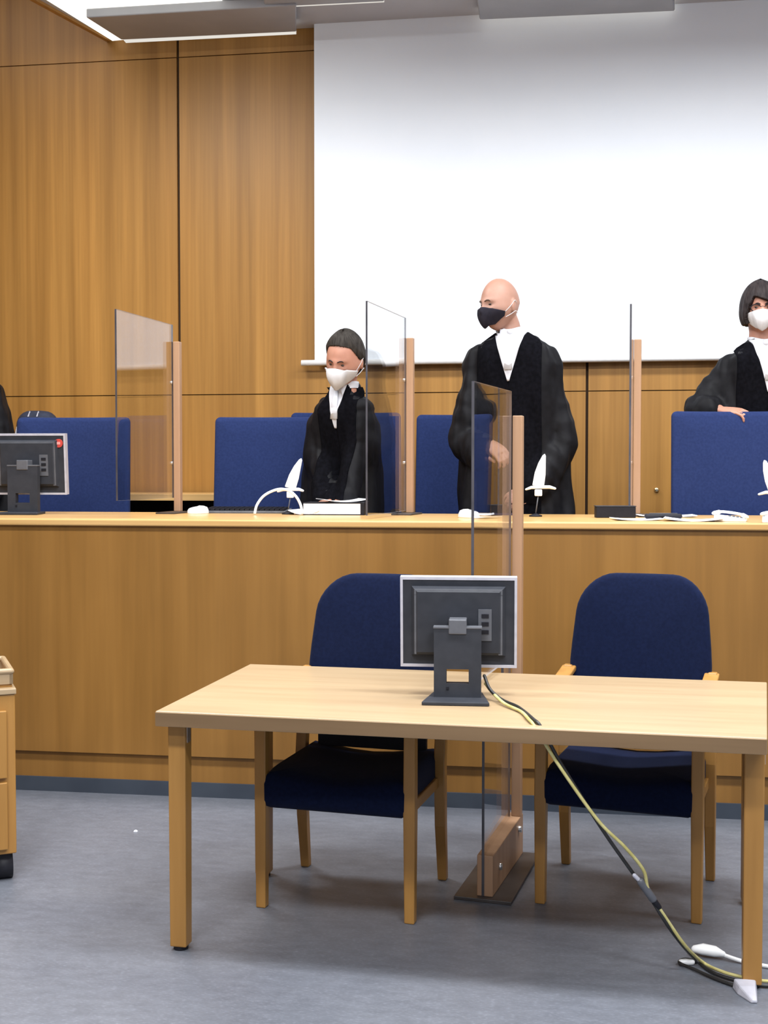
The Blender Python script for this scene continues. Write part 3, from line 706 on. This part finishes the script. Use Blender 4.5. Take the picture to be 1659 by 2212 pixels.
def mask_mb(M, beak=.022, wide=1.28, ztop=-.004, zbot=-.112, puff=.0):
    rows = []
    for i in range(15):
        t = i / 14; row = []
        for k in range(31):
            s = -1 + 2 * k / 30; a = s * wide; q = abs(s)
            zt_ = ztop - .030 * q ** 1.3; zb_ = zbot + .050 * q ** 1.5
            z = zt_ + (zb_ - zt_) * t
            p = head_pt(a, math.asin(max(-.97, min(.97, z / .122))))
            base = Vector((p.x, p.y, z)); n = Vector((math.sin(a), -math.cos(a), 0))
            smooth = .078 * (1 - .10 * t) * (1 - q) ** .0
            bump = math.sin(PI * min(1, t * .92 + .08)) ** .8
            b = (1 - q) ** 1.15
            front = -(.104 + beak * b * bump + puff * (1 - q * q) * bump)
            y = min(base.y - .006, front if q < .45 else base.y - .006 - (puff + .004) * bump * (1 - q))
            if q < .45: y = min(base.y - .006, front * math.cos(a) ** .35)
            row.append(Vector((base.x * 1.05 + n.x * .005, y, z)))
        rows.append(row)
    mb = MB(); n = 31; m = 15
    out = [p for r in rows for p in r]; inn = [p + Vector((0, .003, 0)) - Vector((math.copysign(.003, p.x), 0, 0)) * (abs(p.x) > .05) for p in out]
    o2 = n * m; fs = []
    for i in range(m - 1):
        for k in range(n - 1):
            a_ = i * n + k; fs += [(a_, a_ + n, a_ + n + 1, a_ + 1), (o2 + a_, o2 + a_ + 1, o2 + a_ + n + 1, o2 + a_ + n)]
    bd = list(range(n)) + [i * n + n - 1 for i in range(1, m)] + [(m - 1) * n + k for k in range(n - 2, -1, -1)] + [i * n for i in range(m - 2, 0, -1)]
    for k in range(len(bd)):
        a_, b_ = bd[k], bd[(k + 1) % len(bd)]; fs.append((a_, b_, b_ + o2, a_ + o2))
    mb.add([M @ p for p in out + inn], fs)
    return mb
def loops_mb(M):
    mb = MB()
    for s in (-1, 1):
        for z0, z1 in ((-.036, .012), (-.060, -.036)):
            pts = spline([Vector((s * .071, -.035, z0)), Vector((s * .081, -.008, (z0 + z1) / 2)), Vector((s * .087, .016, z1)), Vector((s * .080, .032, z1 - .012))], 5)
            mb.tube([M @ p for p in pts], .0016, 6)
    return mb
def hand_mb(mb, wrist, dirv, normal, side, curl=.5, spread=.12, sc_=1.0):
    """palm with five unequal fingers; dirv wrist->knuckles, normal = back of the hand, side = +1 thumb on cross(dir, normal)"""
    d = dirv.normalized(); n = (normal - d * normal.dot(d)).normalized(); x = d.cross(n) * side
    P = lambda a, b, c: wrist + (d * a + x * b + n * c) * sc_
    rings = []
    for a, hw, ht in ((-.02, .026, .020), (.0, .027, .018), (.025, .036, .017), (.06, .041, .016), (.088, .041, .0135), (.097, .036, .010)):
        rings.append([P(a, hw * math.cos(2 * PI * k / 16), ht * math.sin(2 * PI * k / 16)) for k in range(16)])
    mb.loft(rings)
    for k, (b, L, r) in enumerate(((.030, .074, .0088), (.010, .082, .0092), (-.010, .076, .0088), (-.029, .060, .0078))):
        p = P(.078, b, .001); an = 0; pts = [p]; sp = spread * (1.5 - k)
        p2 = P(.094, b * 1.03, 0); pts.append(p2); cur = p2
        for seg, c in ((.45, .55), (.32, .95), (.23, .75)):
            an += curl * c * 1.15
            v = (d * math.cos(an) - n * math.sin(an) + x * sp * .35).normalized()
            cur = cur + v * (L * seg * sc_); pts.append(cur)
        mb.tube(pts, [r * sc_, r * sc_, r * .95 * sc_, r * .88 * sc_, r * .78 * sc_], 10, dome=True)
    t0 = P(.012, .022, -.004); t1 = P(.040, .048, -.012); t2 = P(.066, .058 - .012 * curl, -.016 - .012 * curl); t3 = P(.088, .056 - .022 * curl, -.018 - .022 * curl)
    mb.tube([t0, t1, t2, t3], [.014 * sc_, .0115 * sc_, .0098 * sc_, .0082 * sc_], 10, dome=True)
def bake(mb, name, m, parent, voxel, smooth_it, fac=.5, fold=0):
    """fuse closed shapes into one continuous skin"""
    o = mb.build(name, m, None, True)
    r = o.modifiers.new('fuse', 'REMESH'); r.mode = 'VOXEL'; r.voxel_size = voxel; r.use_smooth_shade = True
    if smooth_it: s = o.modifiers.new('soften', 'SMOOTH'); s.iterations = smooth_it; s.factor = fac
    bpy.context.view_layer.update()
    dg = bpy.context.evaluated_depsgraph_get(); ev = o.evaluated_get(dg)
    me = bpy.data.meshes.new_from_object(ev, preserve_all_data_layers=False, depsgraph=dg)
    o.modifiers.clear(); old = o.data; o.data = me; bpy.data.meshes.remove(old); me.name = name
    if not me.materials: me.materials.append(m)
    if fold:
        from mathutils import noise
        n0 = [v.normal.copy() for v in me.vertices]
        for v, n_ in zip(me.vertices, n0):
            c = v.co; q = noise.noise(Vector((c.x * 11, c.y * 11, c.z * 2.6))) + .5 * noise.noise(Vector((c.x * 24 + 5, c.y * 24, c.z * 6 + c.x * 8)))
            v.co = c + n_ * (q * fold)
    for p in me.polygons: p.use_smooth = True
    o.parent = parent
    return o
def tree_of(o):
    me = o.data; return BVHTree.FromPolygons([v.co.copy() for v in me.vertices], [list(p.vertices) for p in me.polygons])
def project(tree, org, yaw, rows, off, thick=.004, tilt=0):
    """drape rows of (u, z) points on the robe along the facing direction; returns a closed thin cloth"""
    f = Vector((math.sin(yaw), -math.cos(yaw), -tilt)).normalized(); rt = Vector((math.cos(yaw), math.sin(yaw), 0))
    pts = []
    last = None
    for row in rows:
        rr = []
        for u, z in row:
            o = Vector((org.x, org.y, z)) + rt * u + f * 1.0
            h = tree.ray_cast(o, -f)
            if h[0] is None: q = (last if last is not None else Vector((org.x, org.y, z)) + rt * u) ; q = Vector((org.x, org.y, z)) + rt * u + f * ((q - Vector((org.x, org.y, z)) - rt * u).dot(f))
            else: q = h[0]; last = q
            rr.append(q + f * off)
        pts.append(rr)
    n = len(pts[0]); m = len(pts); A = [p for r in pts for p in r]; B = [p - f * thick for p in A]; o2 = n * m; fs = []
    for i in range(m - 1):
        for k in range(n - 1):
            a_ = i * n + k; fs += [(a_, a_ + n, a_ + n + 1, a_ + 1), (o2 + a_, o2 + a_ + 1, o2 + a_ + n + 1, o2 + a_ + n)]
    bd = list(range(n)) + [i * n + n - 1 for i in range(1, m)] + [(m - 1) * n + k for k in range(n - 2, -1, -1)] + [i * n for i in range(m - 2, 0, -1)]
    for k in range(len(bd)):
        a_, b_ = bd[k], bd[(k + 1) % len(bd)]; fs.append((a_, b_, b_ + o2, a_ + o2))
    return MB().add(A + B, fs)

def person(label, pelvis, neck, hc, hyaw, hpitch, hroll, yaw, arms, skin, hair=None, mask='white', shoulder=.205, vbot=.30, velvet=.15, shirt=True, glasses=False, hands=True, hscale=1.0, slope=.085, vtop=.066):
    root = thing('person', label, 'person', (pelvis.x, pelvis.y, PZ))
    O = root.location.copy(); Lc = lambda p: Vector(p) - O
    pelvis, neck, hc = Lc(pelvis), Lc(neck), Lc(hc)
    Mh = Matrix.Translation(hc) @ Matrix.Rotation(hyaw, 4, 'Z') @ Matrix.Rotation(hpitch, 4, 'X') @ Matrix.Rotation(hroll, 4, 'Y') @ Matrix.Scale(hscale, 4)
    rt = Vector((math.cos(yaw), math.sin(yaw), 0)); fw = Vector((math.sin(yaw), -math.cos(yaw), 0))
    # ---- body
    body = MB(); head_mb(body, Mh)
    nk = Mh @ Vector((0, .028, -.06)); body.tube([neck - Vector((0, 0, .08)), neck.lerp(nk, .5), nk], [.066, .054, .056], 20)
    def ring(c, rx, ry, n=40, fold=0, ph=0):
        o = []
        for k in range(n):
            a_ = 2 * PI * k / n; q = 1 + fold * math.sin(a_ * 9 + ph) + fold * .6 * math.sin(a_ * 5 + 1.3 + ph * .5)
            ca, sa = math.cos(a_), math.sin(a_)
            e = .85
            o.append(c + rt * (rx * q * math.copysign(abs(ca) ** e, ca)) + fw * (ry * q * math.copysign(abs(sa) ** e, sa)))
        return o
    sp = lambda s: pelvis.lerp(neck, s)
    hN = neck.z - pelvis.z
    body.loft([ring(sp(s), a_ * shoulder / .215, b_) for s, a_, b_ in ((-.1, .15, .10), (.15, .15, .105), (.45, .145, .105), (.70, .145, .10), (.84, .105, .075), (.95, .06, .055))])
    for s in (-1, 1):
        hp = pelvis + rt * (s * .085)
        body.tube([hp, hp + Vector((0, 0, -hp.z * .48)) + fw * .015, Vector((hp.x, hp.y, .06))], [.085, .058, .042], 16)
        body.tube([Vector((hp.x, hp.y, .045)) - fw * .05, Vector((hp.x, hp.y, .04)) + fw * .12], [.04, .035], 12, .8, dome=True)
    for ar in arms:
        S, E, Wp = [Lc(q) for q in ar['j']]
        body.tube([S, S.lerp(E, .5), E, E.lerp(Wp, .5), Wp], [.034, .043, .038, .035, .027], 16)
        if hands and 'dir' in ar: hand_mb(body, Wp, Vector(ar['dir']), Vector(ar['n']), ar.get('side', 1), ar.get('curl', .5))
    bo = bake(body, 'body', skin, root, .0042, 2)
    # ---- robe
    rb = MB(); zs = neck.z
    prof = [(-.92, .29, .23, .05), (-.6, .28, .215, .05), (-.25, .262, .195, .04), (.0, .25, .18, .03), (.3, .235, .165, .022), (.6, .222, .155, .014), (.74, shoulder + .005, .145, .006)]
    rings = []
    for s, a_, b_, fo in prof:
        c = sp(s) if s >= 0 else Vector((pelvis.x, pelvis.y, pelvis.z * (1 + s * .98)))
        rings.append(ring(c, a_ * shoulder / .205, b_, 60, fo, s * 2))
    top = neck - Vector((0, 0, .0))
    zsh = slope
    for dz, a_, b_ in ((zsh * 1.02, shoulder * .93, .125), (zsh * .72, shoulder * .74, .105), (zsh * .42, shoulder * .53, .088), (zsh * .18, shoulder * .40, .076), (0, .070, .070), (-.012, .062, .064)):
        rings.append(ring(sp(1 - dz / hN) + fw * .004, a_, b_, 60))
    rb.loft(rings)
    for ar in arms:
        S, E, Wp = [Lc(q) for q in ar['j']]
        k = ar.get('r', 1); dd = (Wp - E)
        cuff = Wp - dd.normalized() * ar.get('short', .05); droop = Vector((0, 0, -ar.get('droop', .03)))
        n = 7; pts = [S + (E - S) * (-.04)] + [S.lerp(E, .33), S.lerp(E, .68), E + droop * .25, E.lerp(cuff, .4) + droop * .6, E.lerp(cuff, .75) + droop * .9, cuff + droop]
        pts = spline(pts, 4); rad = [np.interp(i / (len(pts) - 1), [0, .2, .45, .6, .85, 1], [.055 * k, .074 * k, .083 * k, .086 * k, .090 * k, .086 * k]) * (1 + .035 * math.sin(i * 2.1 + S.x * 9)) for i in range(len(pts))]
        rb.tube(pts, [float(q) for q in rad], 24, dome=True)
    ro = bake(rb, 'robe', BLACKR, root, .009, 5, .5, .021)
    tr = tree_of(ro); org = neck.copy()
    # ---- velvet facing and shirt front
    zt_ = neck.z
    def half(z): return max(0.0, vtop * ((z - (zt_ - vbot)) / vbot)) if z > zt_ - vbot else 0.0
    tl = 0
    for s in (-1, 1):
        rows = []
        for i in range(41):
            z = zt_ - .006 - .92 * i / 40
            h0 = half(z)
            w_ = min(velvet, .075 + (zt_ - z) * 1.5) if z > zt_ - .30 else velvet
            rows.append([(s * (h0 + (w_ - h0) * k / 10), z) for k in range(11)])
        project(tr, org, yaw, rows, .007, .010).build('velvet_facing', VELVET, root, True)
    if shirt:
        rows = []
        for i in range(25):
            z = zt_ + .004 - (vbot - .006) * i / 24; h0 = max(.004, half(z) + .002)
            rows.append([(-h0 + 2 * h0 * k / 10, z) for k in range(11)])
        so = project(tr, org, yaw, rows, .011, .008).build('shirt_front', SHIRT, root, True)
        # stand collar wrapped round the neck with two falling points
        cb = MB(); rr = []
        ax = (nk - neck).normalized()
        for z, k in ((-.012, .071), (.008, .067), (.022, .065), (.023, .061), (.006, .062), (-.012, .066)):
            rr.append([neck + ax * z + rt * (k * math.cos(a_)) + fw * (k * 1.02 * math.sin(a_)) + Vector((0, 0, -.016 * max(0, math.sin(a_)) ** 3)) for a_ in [2 * PI * q / 40 for q in range(40)]])
        cb.loft(rr, False); cb.build('collar', SHIRT, root, True)
        for s in (-1, 1):
            c0_ = neck + fw * .070 + rt * (s * .010) + Vector((0, 0, .002)); c1_ = neck + fw * .050 + rt * (s * .050) + Vector((0, 0, .014)); c2_ = neck + fw * .082 + rt * (s * .042) + Vector((0, 0, -.050))
            n_ = fw * .004
            MB().add([c0_, c1_, c2_, c0_ + n_, c1_ + n_, c2_ + n_], [(0, 1, 2), (3, 5, 4), (0, 3, 4, 1), (1, 4, 5, 2), (2, 5, 3, 0)]).build('collar_point', SHIRT, root)
        kn = neck + fw * .078 + Vector((0, 0, -.014))
        tie = MB(); tie.ell(kn, (.017, .012, .016), Matrix.Rotation(yaw, 3, 'Z'))
        h = tr.ray_cast(Vector((org.x, org.y, zt_ - vbot * .75)) + fw, -fw)[0]
        h = (h if h else kn) + fw * .012
        m1 = kn.lerp(h, .5) + fw * .006
        tie.loft([[q + rt * w_ + fw * e for w_, e in ((-ww, 0), (ww, 0), (ww * .9, .006), (-ww * .9, .006))] for q, ww in ((kn - Vector((0, 0, .01)), .010), (m1, .019), (h, .021))])
        tie.build('necktie', SHIRT, root, True)
    # ---- face
    if mask:
        mm = MASKB if mask == 'black' else MASKW
        (mask_mb(Mh, .004, 1.2, -.004, -.104, .012) if mask == 'black' else mask_mb(Mh, .030)).build('face_mask', mm, root, True)
        loops_mb(Mh).build('ear_loops', MASKW if mask == 'black' else mm, root, True)
    for s in (-1, 1):
        pe = head_pt(math.atan2(s * .031, .09), math.asin(.003 / .122))
        MB().ell(Mh @ (pe + Vector((0, .002, .001))), (.011, .005, .0045), Mh.to_3x3()).build('eye', EYEM, root, True)
        pts = [head_pt(math.atan2(s * q, .09), math.asin(zq / .122)) + Vector((0, -.002, 0)) for q, zq in ((.014, .020), (.028, .025), (.040, .024), (.048, .019))]
        MB().tube([Mh @ q for q in pts], [.003, .004, .0035, .002], 8, .8).build('eyebrow', BROW if hair is None else HAIRM, root, True)
    if glasses:
        g = MB()
        for s in (-1, 1):
            cc = Vector((s * .032, -.098, .002))
            ri = [cc + Vector((.024 * math.cos(q), .004 * abs(math.cos(q)) * 0 + .006 * (math.cos(q) * s > 0) * abs(math.cos(q)), .017 * math.sin(q))) for q in [2 * PI * k / 24 for k in range(25)]]
            g.tube([Mh @ q for q in ri], .0024, 6)
            g.tube([Mh @ q for q in (Vector((s * .056, -.092, .006)), Vector((s * .077, -.05, .008)), Vector((s * .084, .012, .006)))], .002, 6)
        g.tube([Mh @ q for q in (Vector((-.010, -.1, .006)), Vector((0, -.104, .009)), Vector((.010, -.1, .006)))], .0022, 6)
        g.build('glasses', DARK, root, True)
    if hair == 'bob':
        def keep(a_, z):
            q = abs(a_)
            if q < .5: return z > .043 - .014 * math.sin(a_ * 2.2)
            if q < .95: return z > .043 - .014 * math.sin(a_ * 2.2) - .105 * (q - .5) / .45
            return z > -.066
        head_shell(Mh, keep, lambda a_, p: .022 + .0015 * math.sin(a_ * 17) + .008 * max(0, -math.cos(a_)) + .006 * max(0, min(1, -p.z / .05))).build('hair', HAIRM, root, True)
    elif hair == 'tied':
        def keep(a_, z):
            q = abs(a_)
            if q < 1.0: return z > .087 - .014 * q * q
            if q < 1.75: return z > .073 - .090 * (q - 1.0) / .75
            return z > -.07
        hb = head_shell(Mh, keep, lambda a_, p: .0035 + .010 * max(0, min(1, (p.z - (.080 - .11 * max(0, abs(a_) - .9))) / .03)) + .0012 * math.sin(a_ * 27) + .007 * max(0, -math.cos(a_)))
        hb.ell(Mh @ Vector((0, .125, -.005)), (.035, .03, .035), Mh.to_3x3()); hb.build('hair', HAIRG, root, True)
    return root

V = Vector
# bald man in the middle
S1, E1, W1 = at(1028, 808, 6.05), at(1004, 950, 6.05), at(1058, 958, 5.87)
S2, E2, W2 = at(1186, 794, 6.09), at(1206, 955, 6.08), at(1146, 1052, 5.97)
person('bald man in a black robe and black face mask looking left', V((at(1112, 1000, 6.14).x, 6.14, PZ + .96)), at(1106, 716, 6.06), at(1080, 659, 6.02), R(-46), R(7), R(0), R(-6),
       [dict(j=(S1, E1, W1), dir=at(1090, 986, 5.80) - W1, n=V((.1, -.75, .6)), side=1, curl=.8, r=1.0, droop=.05, short=.03),
        dict(j=(S2, E2, W2), dir=at(1116, 1068, 5.93) - W2, n=V((.3, -.6, .7)), side=-1, curl=.6, r=1.1, droop=.02, short=.03)],
       SKINP, None, 'black', .225, .265, .16, hscale=1.07, vtop=.078)
# woman bending over her papers
S1, E1, W1 = at(702, 880, 6.09), at(694, 965, 6.08), at(704, 1074, 5.90)
S2, E2, W2 = at(768, 878, 5.965), at(768, 965, 5.97), at(750, 1076, 5.88)
person('woman in a black robe and white face mask bending over the bench', V((at(738, 1000, 6.2).x, 6.20, PZ + .86)), at(746, 834, 6.0), at(744, 777, 5.93), R(-16), R(23), R(8), R(-24),
       [dict(j=(S1, E1, W1), dir=V((.05, -.8, -.25)), n=V((-.2, 0, 1)), side=1, curl=.4, r=.72, droop=.0, short=-.05),
        dict(j=(S2, E2, W2), dir=V((-.2, -.8, -.25)), n=V((.2, 0, 1)), side=-1, curl=.4, r=.74, droop=.0, short=-.05)],
       SKIN, 'tied', 'white', .172, .225, .10, hscale=1.10, vtop=.042, slope=.105)
# person at the right edge with a hand on the chair
S1, E1, W1 = at(1572, 806, 6.32), at(1506, 885, 6.28), at(1556, 886, 6.17)
S2, E2, W2 = at(1736, 792, 6.30), at(1762, 930, 6.26), at(1722, 1010, 6.28)
person('person in a black robe, glasses and white face mask behind the right chair', V((at(1645, 1000, 6.36).x, 6.36, PZ + .96)), at(1644, 738, 6.30), at(1642, 668, 6.28), R(-2), R(4), R(0), R(8),
       [dict(j=(S1, E1, W1), dir=at(1600, 889, 6.12) - W1, n=V((0, -.35, .9)), side=-1, curl=.55, r=1.0, droop=.01, short=.07),
        dict(j=(S2, E2, W2), dir=V((-.1, -.2, -.8)), n=V((.8, -.3, 0)), side=1, curl=.4, r=1.05, droop=.02)],
       SKIN, 'bob', 'white', .215, .27, .15, glasses=True, hscale=1.0)
# person cut off by the left edge
cx = at(-66, 850, 6.2)
S1, E1, W1 = at(-120, 860, 6.2), at(-125, 1000, 6.2), at(-90, 1075, 6.05)
S2, E2, W2 = at(-16, 866, 6.2), at(-14, 975, 6.2), at(-40, 1075, 6.08)
person('person in a black robe cut off by the left edge behind the bench', V((cx.x, 6.26, PZ + .9)), at(-66, 800, 6.2), at(-66, 738, 6.17), R(10), R(10), 0, R(0),
       [dict(j=(S1, E1, W1), dir=V((.1, -.8, -.2)), n=V((0, 0, 1)), side=1, curl=.4, droop=.02),
        dict(j=(S2, E2, W2), dir=V((-.1, -.8, -.2)), n=V((0, 0, 1)), side=-1, curl=.4, droop=.02)],
       SKIN, 'bob', 'white', .19, .27, .14)

# ------------------------------------------------------------------ light
def area(name, loc, sx, sy, e, c=(1, .97, .93), rot=(0, 0, 0), spread=180):
    l = bpy.data.lights.new(name, 'AREA'); l.shape = 'RECTANGLE'; l.size = sx; l.size_y = sy; l.energy = e; l.color = c; l.spread = R(spread)
    o = bpy.data.objects.new(name, l); col.objects.link(o); o.location = loc; o.rotation_euler = rot; return o
for x, y, e, sp in ((-2.3, 5.3, 80, 180), (-.6, 5.2, 26, 168), (1.0, 5.2, 66, 168), (3.2, 5.2, 42, 168), (-1.7, 3.2, 115, 168), (.6, 3.2, 130, 168), (2.8, 3.2, 66, 168), (-1.4, .8, 120, 168), (1.2, .8, 110, 168), (-1, -1.4, 90, 168), (2, -1.4, 80, 168)):
    area('ceiling_fill', (x, y, CZ - .012), 1.5 if sp < 175 else .9, .35, e, (.98, .99, 1), spread=sp)  # unseen area lights added in the ceiling; the leftmost fills the upper wall
area('side_fill', (-3.7, 5.5, 4.7), 1.0, 1.6, 34, (1, .97, .93))  # unseen area light added in the ceiling gap to brighten the left wall
wo = bpy.data.worlds.new('world'); sc.world = wo; wo.use_nodes = True
wo.node_tree.nodes['Background'].inputs[0].default_value = (.8, .85, 1, 1); wo.node_tree.nodes['Background'].inputs[1].default_value = .3
sc.view_settings.view_transform = 'Standard'; sc.view_settings.look = 'None'; sc.view_settings.gamma = 1; sc.view_settings.use_curve_mapping = False
sc.view_settings.exposure = 0.0
